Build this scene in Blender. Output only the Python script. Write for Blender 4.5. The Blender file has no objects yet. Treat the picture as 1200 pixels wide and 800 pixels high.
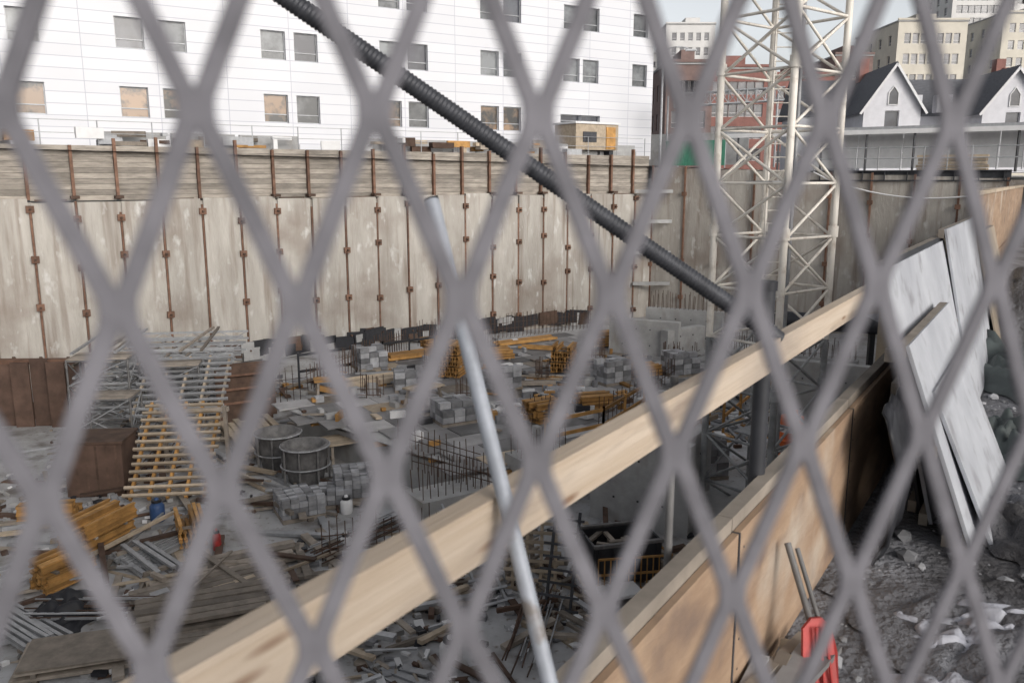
import bpy, math, random
from mathutils import Vector, Matrix, noise
random.seed(7)
R=random.random
def rr(a,b): return a+(b-a)*random.random()
scene=bpy.context.scene
EYE=8.5
# ---------------------------------------------------------------- materials
def M(name,col,rough=.75,metal=0,var=.35,ns=3.0,stretch=(1,1,1),isl=0,col2=None,bump=0,bs=None,spec=.4,ramp=(.35,.7),stain=None):
    m=bpy.data.materials.new(name); m.use_nodes=True
    nt=m.node_tree; N=nt.nodes; L=nt.links
    b=N['Principled BSDF']; b.inputs['Roughness'].default_value=rough; b.inputs['Metallic'].default_value=metal
    b.inputs['Specular IOR Level'].default_value=spec
    tc=N.new('ShaderNodeTexCoord'); mp=N.new('ShaderNodeMapping'); mp.inputs['Scale'].default_value=stretch
    L.new(tc.outputs['Object'],mp.inputs['Vector'])
    no=N.new('ShaderNodeTexNoise'); no.inputs['Scale'].default_value=ns; no.inputs['Detail'].default_value=7; no.inputs['Roughness'].default_value=.62
    L.new(mp.outputs[0],no.inputs['Vector'])
    cr=N.new('ShaderNodeValToRGB'); cr.color_ramp.elements[0].position=ramp[0]; cr.color_ramp.elements[1].position=ramp[1]
    c2=col2 if col2 else tuple(x*(1-var) for x in col)
    cr.color_ramp.elements[0].color=(*c2,1); cr.color_ramp.elements[1].color=(*col,1)
    L.new(no.outputs['Fac'],cr.inputs[0])
    out=cr.outputs[0]
    if stain:
        if not isinstance(stain,list): stain=[stain]
        for st in stain:
            mp2=N.new('ShaderNodeMapping'); mp2.inputs['Scale'].default_value=st[2]; L.new(tc.outputs['Object'],mp2.inputs['Vector'])
            n3=N.new('ShaderNodeTexNoise'); n3.inputs['Scale'].default_value=st[1]; n3.inputs['Detail'].default_value=8; L.new(mp2.outputs[0],n3.inputs['Vector'])
            m3=N.new('ShaderNodeMapRange'); m3.inputs['From Min'].default_value=st[3]; m3.inputs['From Max'].default_value=st[4]; L.new(n3.outputs['Fac'],m3.inputs['Value'])
            x3=N.new('ShaderNodeMix'); x3.data_type='RGBA'; L.new(m3.outputs[0],x3.inputs['Factor']); L.new(out,x3.inputs['A']); x3.inputs['B'].default_value=(*st[0],1)
            out=x3.outputs['Result']
    if isl:
        g=N.new('ShaderNodeNewGeometry'); mr=N.new('ShaderNodeMapRange')
        mr.inputs['To Min'].default_value=1-isl; mr.inputs['To Max'].default_value=1+isl*.8
        L.new(g.outputs['Random Per Island'],mr.inputs['Value'])
        mx=N.new('ShaderNodeVectorMath'); mx.operation='SCALE'
        L.new(out,mx.inputs[0]); L.new(mr.outputs[0],mx.inputs['Scale']); out=mx.outputs[0]
    L.new(out,b.inputs['Base Color'])
    if bump:
        n2=N.new('ShaderNodeTexNoise'); n2.inputs['Scale'].default_value=bs or ns*4; n2.inputs['Detail'].default_value=6
        L.new(mp.outputs[0],n2.inputs['Vector'])
        bp=N.new('ShaderNodeBump'); bp.inputs['Strength'].default_value=bump; bp.inputs['Distance'].default_value=.05
        L.new(n2.outputs['Fac'],bp.inputs['Height']); L.new(bp.outputs[0],b.inputs['Normal'])
    return m
conc_wall=M('shotcrete',(.46,.435,.40),.9,ns=.9,stretch=(1.6,1.6,.35),isl=.10,col2=(.33,.305,.275),bump=.6,bs=9,ramp=(.3,.65),stain=[((.20,.155,.125),1.0,(3,3,.22),.52,.80),((.25,.21,.18),.35,(1,1,1.2),.50,.75),((.56,.55,.53),2.5,(1,1,.5),.60,.75)])
conc=M('concrete',(.44,.44,.44),.85,ns=1.5,isl=.1,var=.3,bump=.3,stain=((.28,.26,.24),2,(1,1,.4),.55,.75))
conc_floor=M('pit_floor_concrete',(.46,.465,.48),.85,ns=.5,col2=(.28,.27,.26),bump=.5,bs=7,ramp=(.34,.58),stain=[((.16,.145,.135),.9,(1,1,1),.54,.70),((.2,.18,.16),6,(1,1,1),.58,.7)])
lag=M('weathered_lagging',(.40,.36,.315),.9,ns=1.3,stretch=(1,1,5),isl=.28,var=.45,bump=.3)
rust=M('rusty_steel',(.23,.13,.09),.85,ns=3,isl=.25,var=.5,bump=.3)
rustd=M('dark_rust',(.12,.075,.055),.85,ns=3,isl=.3,var=.5)
wood=M('weathered_lumber',(.34,.295,.25),.85,ns=4,isl=.45,var=.4)
woodp=M('pale_lumber',(.48,.395,.30),.8,ns=5,isl=.3,var=.3)
yel=M('yellow_formwork',(.48,.26,.085),.7,ns=3,isl=.4,var=.45)
ply=M('plywood',(.38,.27,.185),.75,ns=2.2,stretch=(1,1,5),isl=.08,col2=(.27,.18,.12),bump=.15,stain=[((.19,.135,.105),3.5,(1,1,1.5),.53,.72),((.42,.36,.30),1.4,(1,1,1),.58,.7)])
plydk=M('deck_plywood',(.38,.375,.385),.7,ns=.8,isl=.55,col2=(.22,.215,.215))
grey=M('galvanised',(.42,.43,.45),.5,.3,ns=6,isl=.25,var=.25)
tubm=M('tub_steel',(.22,.215,.215),.7,.2,ns=5,var=.5)
dark=M('dark_metal',(.05,.052,.06),.55,.2,ns=5,isl=.4,var=.4)
black=M('black_rubber',(.025,.026,.032),.6,ns=6,var=.4)
brown=M('rust_brown_sheet',(.13,.08,.06),.8,ns=1.5,isl=.2,var=.5)
crane_m=M('crane_white_paint',(.76,.72,.66),.5,ns=3,isl=.08,col2=(.48,.42,.36),ramp=(.28,.5))
crane_d=M('crane_grey_paint',(.36,.37,.38),.5,ns=3,isl=.2,var=.5)
red=M('red_plastic',(.46,.05,.045),.5,ns=8,var=.45)
orange=M('orange_plastic',(.78,.17,.04),.5,ns=8,var=.25)
blue=M('blue_plastic',(.04,.09,.22),.5,ns=8,var=.3)
white=M('white_paint',(.75,.75,.76),.6,ns=3,var=.12,isl=.05)
green=M('green_scrim',(.08,.28,.19),.8,ns=8,var=.35,stretch=(1,1,.3))
tarpg=M('green_tarp',(.10,.12,.12),.6,ns=4,var=.45)
plastic=M('plastic_sheet',(.46,.47,.53),.5,ns=6,var=.45)
asph=M('ground_soil',(.27,.275,.30),.95,ns=2.2,col2=(.12,.12,.13),bump=1.0,bs=28,stain=((.07,.067,.07),1.2,(1,1,1),.52,.68))
stone=M('rubble',(.36,.365,.385),.9,ns=4,isl=.5,var=.4)
slate=M('slate_roof',(.17,.175,.195),.8,ns=3,stretch=(1,1,4),var=.35)
brick=M('red_brick',(.30,.15,.13),.9,ns=1.2,var=.3)  # brick tones lightened in base colour to suggest distance haze
brickb=M('brown_brick',(.25,.175,.16),.9,ns=1.2,var=.3)
tan=M('tan_masonry',(.66,.62,.54),.9,ns=.5,var=.15)
paleg=M('pale_masonry',(.70,.69,.68),.9,ns=.3,var=.12)
housew=M('house_render',(.70,.70,.74),.85,ns=1.5,var=.15)
fence_m=M('fence_galvanised',(.195,.19,.212),.7,0,ns=45,var=.35,spec=.2)
pole_m=M('pale_conduit',(.44,.47,.53),.5,.1,ns=15,var=.3,stain=((.22,.2,.19),14,(1,1,1),.6,.7))
tube_m=M('ribbed_tube',(.075,.078,.09),.5,.35,ns=20,var=.4)
panel_m=M('grey_panel_board',(.48,.495,.53),.7,ns=1.8,col2=(.34,.35,.385),isl=.06,stain=((.26,.26,.28),5,(1,1,1),.56,.72))
def rail_mat():
    m=M('pine_rail',(.56,.47,.38),.75,ns=3.5,stretch=(.35,9,9),col2=(.43,.335,.245),bump=.12,ramp=(.25,.6),stain=[((.28,.22,.175),2.2,(1,6,6),.56,.74),((.38,.32,.27),1.1,(1,1,1),.48,.7)])
    nt=m.node_tree;N=nt.nodes;L=nt.links;b=N['Principled BSDF']
    src=b.inputs['Base Color'].links[0].from_socket
    tc=N.new('ShaderNodeTexCoord'); mp=N.new('ShaderNodeMapping'); mp.inputs['Scale'].default_value=(3.2,0,16); L.new(tc.outputs['Object'],mp.inputs['Vector'])
    vo=N.new('ShaderNodeTexVoronoi'); vo.inputs['Scale'].default_value=1.0; L.new(mp.outputs[0],vo.inputs['Vector'])
    mr=N.new('ShaderNodeMapRange'); mr.inputs['From Min'].default_value=.06; mr.inputs['From Max'].default_value=.16; mr.inputs['To Min'].default_value=.8; mr.inputs['To Max'].default_value=0
    L.new(vo.outputs['Distance'],mr.inputs['Value'])
    x=N.new('ShaderNodeMix'); x.data_type='RGBA'; L.new(mr.outputs[0],x.inputs['Factor']); L.new(src,x.inputs['A']); x.inputs['B'].default_value=(.17,.085,.045,1)
    L.new(x.outputs['Result'],b.inputs['Base Color'])
    return m
rail_m=rail_mat()
def facade_mat():
    m=bpy.data.materials.new('white_metal_cladding'); m.use_nodes=True; nt=m.node_tree;N=nt.nodes;L=nt.links
    b=N['Principled BSDF']; b.inputs['Roughness'].default_value=.5
    tc=N.new('ShaderNodeTexCoord'); sx=N.new('ShaderNodeSeparateXYZ'); cb=N.new('ShaderNodeCombineXYZ')
    L.new(tc.outputs['Object'],sx.inputs[0]); ad=N.new('ShaderNodeMath'); ad.operation='ADD'
    L.new(sx.outputs[0],ad.inputs[0]);L.new(sx.outputs[1],ad.inputs[1])
    L.new(ad.outputs[0],cb.inputs[0]); L.new(sx.outputs[2],cb.inputs[1])
    br=N.new('ShaderNodeTexBrick'); br.offset=0
    br.inputs['Color1'].default_value=(.66,.67,.71,1); br.inputs['Color2'].default_value=(.71,.715,.75,1); br.inputs['Mortar'].default_value=(.44,.45,.52,1)
    br.inputs['Scale'].default_value=1; br.inputs['Mortar Size'].default_value=.02; br.inputs['Mortar Smooth'].default_value=.3
    br.inputs['Brick Width'].default_value=3.4; br.inputs['Row Height'].default_value=.55
    L.new(cb.outputs[0],br.inputs['Vector'])
    no=N.new('ShaderNodeTexNoise'); no.inputs['Scale'].default_value=.25
    L.new(tc.outputs['Object'],no.inputs['Vector'])
    mx=N.new('ShaderNodeMix'); mx.data_type='RGBA'; mx.blend_type='MULTIPLY'; mx.inputs['Factor'].default_value=.12
    L.new(br.outputs['Color'],mx.inputs['A']); L.new(no.outputs['Fac'],mx.inputs['B'])
    L.new(mx.outputs['Result'],b.inputs['Base Color'])
    return m
facade=facade_mat()
def glass_mat(name,c1,c2,sc=.6,pos=(.42,.6)):
    return M(name,c1,.12,0,ns=sc,col2=c2,ramp=pos,spec=.5,isl=.45)
glass_t=glass_mat('window_glass_refl',(.17,.18,.19),(.04,.045,.05),.7,(.4,.6))  # pale and dark noise paints reflections into the pane colour
glass_o=glass_mat('window_glass_warm_refl',(.28,.18,.11),(.03,.03,.03),.9,(.42,.56))  # orange-brown noise in base colour stands in for warm reflections
glass_d=glass_mat('window_glass_dark',(.07,.075,.09),(.03,.03,.04))
glass_f=glass_mat('window_glass_far',(.20,.195,.20),(.13,.13,.14))
# ---------------------------------------------------------------- mesh builder
class B:
    def __init__(s,name): s.name=name; s.v=[]; s.f=[]; s.mi=[]; s.mats=[]; s.sm=[]
    def _m(s,m):
        if m not in s.mats: s.mats.append(m)
        return s.mats.index(m)
    def add(s,vs,fs,mat,smooth=False):
        o=len(s.v); s.v+= [tuple(v) for v in vs]; i=s._m(mat)
        for f in fs: s.f.append([o+k for k in f]); s.mi.append(i); s.sm.append(smooth)
    def box(s,c,sz,mat,rz=0,rx=0,ry=0):
        mt=Matrix.Translation(c)@Matrix.Rotation(rz,4,'Z')@Matrix.Rotation(ry,4,'Y')@Matrix.Rotation(rx,4,'X')
        hx,hy,hz=sz[0]/2,sz[1]/2,sz[2]/2
        vs=[mt@Vector((x*hx,y*hy,z*hz)) for x in(-1,1) for y in(-1,1) for z in(-1,1)]
        s.add(vs,[(0,1,3,2),(4,6,7,5),(0,4,5,1),(2,3,7,6),(0,2,6,4),(1,5,7,3)],mat)
    def bar(s,p,q,w,h,mat,up=(0,0,1)):
        p=Vector(p);q=Vector(q);d=(q-p).normalized(); u=Vector(up)
        if abs(d.dot(u))>.98: u=Vector((0,1,0)) 
        sd=d.cross(u).normalized(); u=sd.cross(d)
        vs=[]
        for e in(p,q):
            for a,b in((-1,-1),(1,-1),(1,1),(-1,1)): vs.append(e+sd*a*w/2+u*b*h/2)
        s.add(vs,[(0,3,2,1),(4,5,6,7),(0,1,5,4),(1,2,6,5),(2,3,7,6),(3,0,4,7)],mat)
    def cyl(s,p,q,r,mat,n=8,r2=None,caps=True,smooth=True):
        p=Vector(p);q=Vector(q);d=(q-p).normalized(); u=Vector((0,0,1)) if abs(d.z)<.9 else Vector((1,0,0))
        a=d.cross(u).normalized(); b=a.cross(d); r2=r if r2 is None else r2
        vs=[]
        for e,rad in((p,r),(q,r2)):
            for i in range(n):
                t=2*math.pi*i/n; vs.append(e+(a*math.cos(t)+b*math.sin(t))*rad)
        s.add(vs,[(i,(i+1)%n,n+(i+1)%n,n+i) for i in range(n)],mat,smooth)
        if caps:
            s.add(vs[:n],[tuple(range(n))[::-1]],mat); s.add(vs[n:],[tuple(range(n))],mat)
    def prism(s,pts,z0,z1,mat):
        n=len(pts); vs=[(x,y,z0) for x,y in pts]+[(x,y,z1) for x,y in pts]
        s.add(vs,[(i,(i+1)%n,n+(i+1)%n,n+i) for i in range(n)]+[tuple(range(n))[::-1],tuple(range(n,2*n))],mat)
    def done(s,parent=None,matrix=None,bevel=0):
        me=bpy.data.meshes.new(s.name); me.from_pydata(s.v,[],s.f)
        for m in s.mats: me.materials.append(m)
        me.polygons.foreach_set('material_index',s.mi); me.polygons.foreach_set('use_smooth',s.sm); me.update()
        o=bpy.data.objects.new(s.name,me); scene.collection.objects.link(o)
        if matrix is not None: o.matrix_world=matrix
        if parent: o.parent=parent
        if bevel:
            md=o.modifiers.new('bevel','BEVEL'); md.width=bevel; md.segments=2; md.limit_method='ANGLE'
        return o
def empty(name,matrix=None):
    e=bpy.data.objects.new(name,None); scene.collection.objects.link(e)
    if matrix is not None: e.matrix_world=matrix
    return e
# ---------------------------------------------------------------- frames of reference
WU=Vector((.848,.530,0)); WN=Vector((-.530,.848,0)); W0=Vector((-21.2,33.5,0))
HD=Vector((.5446,.8387,0)); HN=Vector((.8387,-.5446,0)); HO=Vector((0,1.27,0))
BU=Vector((.84,-.542,0)); BN=Vector((.542,.84,0)); CR=Vector((8.7,52.2,0))
ZL=6.85
def hp(s,n,z): return HO+HD*s+HN*n+Vector((0,0,z))
def wp(s,n,z): return W0+WU*s+WN*n+Vector((0,0,z))
def bp_(s,n,z): return CR+BU*s+BN*n+Vector((0,0,z))
aW=math.atan2(.530,.848); aH=math.atan2(.8387,.5446); aB=math.atan2(-.542,.84)
# ---------------------------------------------------------------- terrain
g=B('ground')
pit=[hp(-30,-.32,ZL),hp(14,-.32,ZL),hp(47.5,-.32,8.5),Vector((8.7,52.2,9.3)),Vector((-31.7,26.95,9.9))]
far=[Vector((-300,-900,ZL)),Vector((900,-360,ZL)),Vector((950,300,8.5)),Vector((250,950,9.3)),Vector((-950,400,9.9))]
g.add(pit+far,[(i,5+i,5+(i+1)%5,(i+1)%5) for i in range(5)],asph)
g.done()
f=B('pit_floor')
f.add([(p.x,p.y,0) for p in pit],[(0,1,2,3,4)],conc_floor); f.done()
w=B('near_retaining_wall')
for a,b in((0,1),(1,2),(4,0)):
    p,q=pit[a],pit[b]
    w.add([(p.x,p.y,0),(q.x,q.y,0),(q.x,q.y,q.z-.004),(p.x,p.y,p.z-.004)],[(0,1,2,3)],conc_wall)
w.done()
sw=B('shoring_wall')
L=35.27; pitch=1.69; s0=-9*pitch+1.75
s=s0; ZC=7.67
while s<L-.1:
    e=min(s+pitch,L)
    off=rr(-.04,.04)
    zc=ZC+rr(-.12,.1)
    mid=(s+e)/2
    sw.box(wp(mid,.45+off,zc/2-.1),(e-s-.12,.9,zc+.2),conc_wall,rz=aW)
    sw.box(wp(s,.55,ZC/2),(.2,.9,ZC-.2),conc_wall,rz=aW)
    if R()<.5: sw.box(wp(mid+rr(-.2,.2),.02,rr(1.5,5)),(rr(.3,.9),.1,rr(.8,2.4)),conc_wall,rz=aW)
    z=ZC-.05
    while z<9.9:
        h=.23; sw.box(wp(mid,.55+rr(-.03,.03),z+h/2),(e-s-.12,.3,h-.012),lag,rz=aW); z+=h
    s+=pitch
sw.done()
sp=B('soldier_piles')
s=s0;i=0
while s<L:
    top=9.95+rr(-.15,.35)
    sp.box(wp(s,.3,top/2+ZC/2),(.12,.22,top-ZC),rust,rz=aW)
    zt_=ZC*rr(.93,1.0)
    sp.box(wp(s,-.0,zt_/2+.4),(.085,.07,zt_-.8),rust,rz=aW)
    for zz in (.9,2.9,5.0,7.0):
        if R()<.88:
            z=zz+rr(-.4,.4)
            sp.box(wp(s,-.08,z),(.3,.18,.28),rust,rz=aW); sp.cyl(wp(s,-.15,z),wp(s,-.36,z),.05,rustd,6)
    if R()<.7: sp.box(wp(s,.05,ZC+.1),(.34,.5,.12),rustd,rz=aW)
    s+=pitch; i+=1
for k in range(30): sp.box(wp(s0+k*pitch+.8,.18,ZC-.02),(1.2,.12,.08),rustd,rz=aW,ry=rr(-.02,.02)) if (R()<.6 and s0+k*pitch<L-1.6) else None
sp.done()
dk=B('waterproofing_strip')
for k in range(90): dk.box(wp(rr(8,30),-.2,rr(.3,.7)),(rr(.3,1.6),.1,rr(.3,.8)),black if R()<.65 else (conc if R()<.5 else rustd),rz=aW+rr(-.2,.2),ry=rr(-.15,.15))
dk.done()
gr=B('guard_railing')
s=s0
while s<L:
    gr.cyl(wp(s+.5,1.1,9.9),wp(s+.5,1.1,11.0),.025,grey,6); s+=2.2
for z in(10.45,10.98): gr.cyl(wp(s0,1.1,z),wp(L,1.1,z),.015,grey,6)
gr.done()
cb=B('jersey_barrier')
for k in range(16):
    if R()<.8: 
        p=wp(s0+k*3.1+1,2.2,10.0); cb.box(p,(2.9,.5,.42),conc,rz=aW); cb.box(p+Vector((0,0,.40)),(2.88,.22,.4),conc,rz=aW)
cb.done()
gb_=B('street_side_materials')
for k in range(60):
    p=wp(rr(s0+4,L-5),rr(.8,1.9),10.0+rr(0,.5)); gb_.box(p,(rr(.2,1.4),rr(.1,.5),rr(.08,.5)),random.choice([wood,woodp,grey,rustd,white,yel]),rz=aW+rr(-.3,.3))
gb_.done()
bw=B('concrete_retaining_wall')
s=0
def btop(s): return 9.3-.8*s/20.3
while s<20:
    zt=btop(s+1.1)
    bw.box(bp_(s+1.05,.4+rr(-.05,.05),zt/2-.1),(2.05,.8,zt+.15),conc_wall,rz=aB)
    bw.box(bp_(s,-.06,zt/2+.1),(.1,.14,zt),rust,rz=aB)
    for z in(1.6,3.6,5.6,7.4):
        if R()<.7: bw.box(bp_(s,-.16,z+rr(-.3,.3)),(.26,.18,.24),rust,rz=aB)
    s+=2.1
bw.done()
q=B('corner_waler')
for z in(2.2,4.1,6.0,7.8):
    q.bar(wp(L-1.6,-.2,z),bp_(1.4,-.25,z),.2,.2,conc)
q.done()
hose=B('hanging_hose')
pts=[bp_(9.6+ t*12,-.3,8.9-1.3*math.sin(math.pi*min(t*1.05,1))**.8 +(-.1*t)) for t in [i/16 for i in range(15)]]
for a,b in zip(pts,pts[1:]): hose.cyl(a,b,.045,white,6)
hose.done()
# ---------------------------------------------------------------- buildings
def cut_facade(b,W,z0,z1,wins,mat,T,gl_b,fr,depth=.22):
    xs=sorted({0,W}|{w[0] for w in wins}|{w[1] for w in wins}); zs=sorted({z0,z1}|{w[2] for w in wins}|{w[3] for w in wins})
    for i in range(len(xs)-1):
        for j in range(len(zs)-1):
            cx=(xs[i]+xs[i+1])/2; cz=(zs[j]+zs[j+1])/2
            if any(w[0]<cx<w[1] and w[2]<cz<w[3] for w in wins): continue
            b.add([T@Vector(p) for p in((xs[i],0,zs[j]),(xs[i+1],0,zs[j]),(xs[i+1],0,zs[j+1]),(xs[i],0,zs[j+1]))],[(0,1,2,3)],mat)
    for w_ in wins:
        x0,x1,a,c=w_[:4]; gm=w_[4]
        P=[(x0,0,a),(x1,0,a),(x1,0,c),(x0,0,c),(x0,depth,a),(x1,depth,a),(x1,depth,c),(x0,depth,c)]
        b.add([T@Vector(p) for p in P],[(0,1,5,4),(1,2,6,5),(2,3,7,6),(3,0,4,7)],mat)
        dz=depth-.004; zm=a+(c-a)*.3
        for (u0,u1,v0,v1) in ((x0,x1,zm,c),(x0,x1,a,zm)):
            gl_b.add([T@Vector(p) for p in((u0,dz,v0),(u1,dz,v0),(u1,dz,v1),(u0,dz,v1))],[(0,1,2,3)],gm)
        t=.05
        def fb(xa,xb,za,zb):
            y0=depth-.06;y1=depth-.01
            Q=[T@Vector((x,y,z)) for x in(xa,xb) for y in(y0,y1) for z in(za,zb)]
            gl_b.add(Q,[(0,1,3,2),(4,6,7,5),(0,4,5,1),(2,3,7,6),(0,2,6,4),(1,5,7,3)],fr)
        fb(x0,x0+t,a,c);fb(x1-t,x1,a,c);fb(x0+t,x1-t,a,a+t);fb(x0+t,x1-t,c-t,c);fb(x0+t,x1-t,zm-t/2,zm+t/2)
def building(name,org,ang,W,D,H,wins,mat,sidewins=(),fr=None,roofm=None,parapet=.4):
    mt=Matrix.Translation(org)@Matrix.Rotation(ang,4,'Z')
    e=empty(name,mt); fr=fr or white
    b=B('walls'); gb=B('windows')
    cut_facade(b,W,0,H,list(wins),mat,Matrix.Identity(4),gb,fr)
    TR=Matrix.Translation((W,0,0))@Matrix.Rotation(math.pi/2,4,'Z')
    cut_facade(b,D,0,H,list(sidewins),mat,TR,gb,fr)
    TL=Matrix.Translation((0,D,0))@Matrix.Rotation(-math.pi/2,4,'Z')
    cut_facade(b,D,0,H,list(sidewins),mat,TL,gb,fr)
    b.add([(0,D,0),(W,D,0),(W,D,H),(0,D,H)],[(1,0,3,2)],mat)
    o=b.done(); o.parent=e
    o=gb.done(); o.parent=e
    r=B('roof'); r.box((W/2,D/2,H+.1),(W+.3,D+.3,.25),roofm or conc); r.box((W/2,.0,H+.35),(W+.34,.3,parapet),mat)
    r.box((W*.6,D*.5,H+1.2),(W*.3,D*.4,2.0),mat)
    o=r.done(); o.parent=e
    return e
wins=[]
ks=[-.59,-.53,-.39,-.335,-.185,-.13,.015,.072,.202,.259,.404,.455,.597,.647,.787,.834,.965,1.010,1.131]
for k in ks:
    x=60-(1.166-k)*35.27
    if x<1: continue
    for r_,zc in enumerate((12.3,15.6,18.9,22.2,25.5,28.8)):
        zc-=9.9
        if r_==0 and k>.9:
            if k<1.1: wins.append((x-.85,x+.85,zc-.1,zc+.45,glass_d))
            continue
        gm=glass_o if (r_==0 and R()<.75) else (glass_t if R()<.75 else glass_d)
        wins.append((x-.66,x+.66,zc-.74,zc+.74,gm))
side=[(x,x+1.3,z,z+1.45,glass_d) for x in(3,6,10,13) for z in(1.7,5,8.3,11.6,15)]
org=Vector((9.95,61.2,9.9))-WU*60
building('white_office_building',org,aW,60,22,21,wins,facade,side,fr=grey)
def gridw(W,H,nx,nz,w,h,z0,gm,mx=1):
    o=[]
    for i in range(nx):
        for j in range(nz):
            x=mx+(W-2*mx)*(i+.5)/nx; z=z0+(H-z0-1)*(j+.4)/nz
            o.append((x-w/2,x+w/2,z-h/2+.3,z+h/2+.3,gm))
    return o
def bld(name,u0,u1,Y,ztop,mat,nx,nz,ww,wh,gm=None,D=14,rot=0,zb=9.3,z0=1):
    gm=gm or glass_f
    x0=u0*Y;x1=u1*Y;W=x1-x0;H=ztop-zb
    w_=gridw(W,H,nx,nz,ww,wh,z0,gm)
    return building(name,Vector((x0,Y,zb)),rot,W,D,H,w_,mat,gridw(D,H,4,nz,ww,wh,z0,gm))
bld('stone_tower',.176,.232,205,44,paleg,5,10,1.1,1.8,D=12)
bld('apartment_tower',.155,.190,230,41,paleg,4,9,1.2,1.6,D=12)
bld('brown_brick_building',.178,.232,100,21.5,brickb,5,3,1.2,1.9)
bld('red_brick_building',.213,.300,112,22.5,brick,7,4,1.1,1.6)
bld('red_brick_building',.300,.372,128,23.5,brick,7,4,1.1,1.7)
bld('brick_warehouse',.372,.415,140,28,brickb,5,5,1.0,1.7)
bld('tan_office_building',.441,.520,150,35,tan,7,7,1.1,1.7,D=18)
bld('concrete_tower',.50,.56,210,62,paleg,7,18,1.5,1.8,D=18)
bld('tan_office_building',.56,.66,170,40,tan,8,9,1.2,1.7,D=18)
bld('glass_tower',.57,.64,220,85,paleg,10,20,1.8,2.2,D=18)
def house(name,org,ang,W,D,Hw,Hr,wallm=housew):
    mt=Matrix.Translation(org)@Matrix.Rotation(ang,4,'Z'); e=empty(name,mt)
    b=B('walls'); gb=B('windows')
    wn=[(W*.5-.55,W*.5+.55,Hw-2.3,Hw-.3,glass_d),(W*.2-.45,W*.2+.45,.9,2.6,glass_d),(W*.8-.45,W*.8+.45,.9,2.6,glass_d)]
    cut_facade(b,W,0,Hw,wn,wallm,Matrix.Identity(4),gb,white)
    b.add([(0,0,Hw),(W,0,Hw),(W/2,0,Hw+Hr)],[(0,1,2)],wallm); b.add([(0,D,Hw),(W,D,Hw),(W/2,D,Hw+Hr)],[(1,0,2)],wallm)
    b.add([(0,0,0),(0,D,0),(0,D,Hw),(0,0,Hw)],[(1,0,3,2)],wallm); b.add([(W,0,0),(W,D,0),(W,D,Hw),(W,0,Hw)],[(0,1,2,3)],wallm)
    b.add([(0,D,0),(W,D,0),(W,D,Hw),(0,D,Hw)],[(1,0,3,2)],wallm)
    b.done().parent=e
    c=W/2; z=Hw+.15
    gb.add([(c-.35,-.03,z),(c+.35,-.03,z),(c+.35,-.03,z+.9),(c,-.03,z+1.4),(c-.35,-.03,z+.9)],[(0,1,2,3,4)],glass_d)
    for p,q in (((c-.38,-.05,z),(c-.38,-.05,z+.9)),((c+.38,-.05,z),(c+.38,-.05,z+.9)),((c-.38,-.05,z+.9),(c,-.05,z+1.45)),((c+.38,-.05,z+.9),(c,-.05,z+1.45)),((c-.4,-.05,z),(c+.4,-.05,z))): gb.bar(p,q,.07,.07,white)
    gb.done().parent=e
    r=B('roof'); o=.35
    for sgn in(-1,1):
        xe=c+sgn*(W/2+o); ze=Hw-o*Hr/(W/2)
        vs=[(xe,-o,ze),(c,-o,Hw+Hr),(c,D+o,Hw+Hr),(xe,D+o,ze),(xe,-o,ze+.15),(c,-o,Hw+Hr+.15),(c,D+o,Hw+Hr+.15),(xe,D+o,ze+.15)]
        r.add(vs,[(0,1,2,3),(4,5,6,7),(0,1,5,4),(2,3,7,6),(0,3,7,4)],slate)
        r.bar((xe,-o-.03,ze-.05),(c,-o-.03,Hw+Hr-.05),.06,.18,white)
    r.box((W*.75,D*.5,Hw+Hr*.8),(.6,.6,2.2),brick)
    r.done().parent=e
house('gothic_gabled_house',Vector((28.2,69,9.2)),-.1,4.4,9,5.0,3.3)
house('gabled_house',Vector((37.2,68,9.2)),-.1,4.6,9,4.8,3.1)
e=B('slate_roof_rowhouse')
e.box((36,76.5,11.5),(22,6,4.8),housew,rz=-.1)
P=[(25,74.5,13.8),(47,72.3,13.8),(47,76,17.2),(25,78,17.2),(25,81,13.8),(47,79,13.8)]
e.add(P,[(0,1,2,3),(3,2,5,4),(0,3,4),(1,5,2)],slate)
for x in(33.6,36,45): e.box((x,73.2-.1*(x-25)/1,14.7),(1.2,1,1.4),housew,rz=-.1)
for x in(31,43): e.box((x,76.8,17.9),(.8,.8,2),brick)
e.done()
h=B('white_site_hoarding')
for k in range(9): h.box(bp_(9.5+k*2.45,5.5,btop(10)+.2+1.1),(2.42,.06,2.1),white,rz=aB)
for k in range(5): h.box(bp_(3+k*2.45-11,9,btop(0)+1.3),(2.42,.06,2.2),conc,rz=aB)
h.done()
h=B('covered_walkway')
h.box(bp_(15,4.4,btop(10)+2.45),(24,1.6,.18),grey,rz=aB); h.box(bp_(15,3.55,btop(10)+2.25),(24,.1,.25),white,rz=aB)
for k in range(10): h.bar(bp_(4+k*2.5,3.7,btop(10)),bp_(4+k*2.5,3.7,btop(10)+2.3),.1,.1,dark)
h.done()
h=B('green_scrim_fence')
h.box(bp_(2.0,1.6,10.1),(3.8,.05,1.5),green,rz=aB)
for k in range(4): h.cyl(bp_(.15+k*1.25,1.65,9.2),bp_(.15+k*1.25,1.65,11.0),.04,grey,6)
h.done()
h=B('steel_bridge_beam')
h.box(bp_(14.2,.1,8.95),(9.6,.5,.06),dark,rz=aB); h.box(bp_(14.2,.1,8.45),(9.6,.5,.06),dark,rz=aB); h.box(bp_(14.2,.1,8.7),(9.6,.12,.44),dark,rz=aB)
for k in range(9): h.box(bp_(9.9+k*1.1,.1,8.7),(.04,.46,.44),dark,rz=aB)
h.done()
h=B('scaffold_railing')
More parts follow.
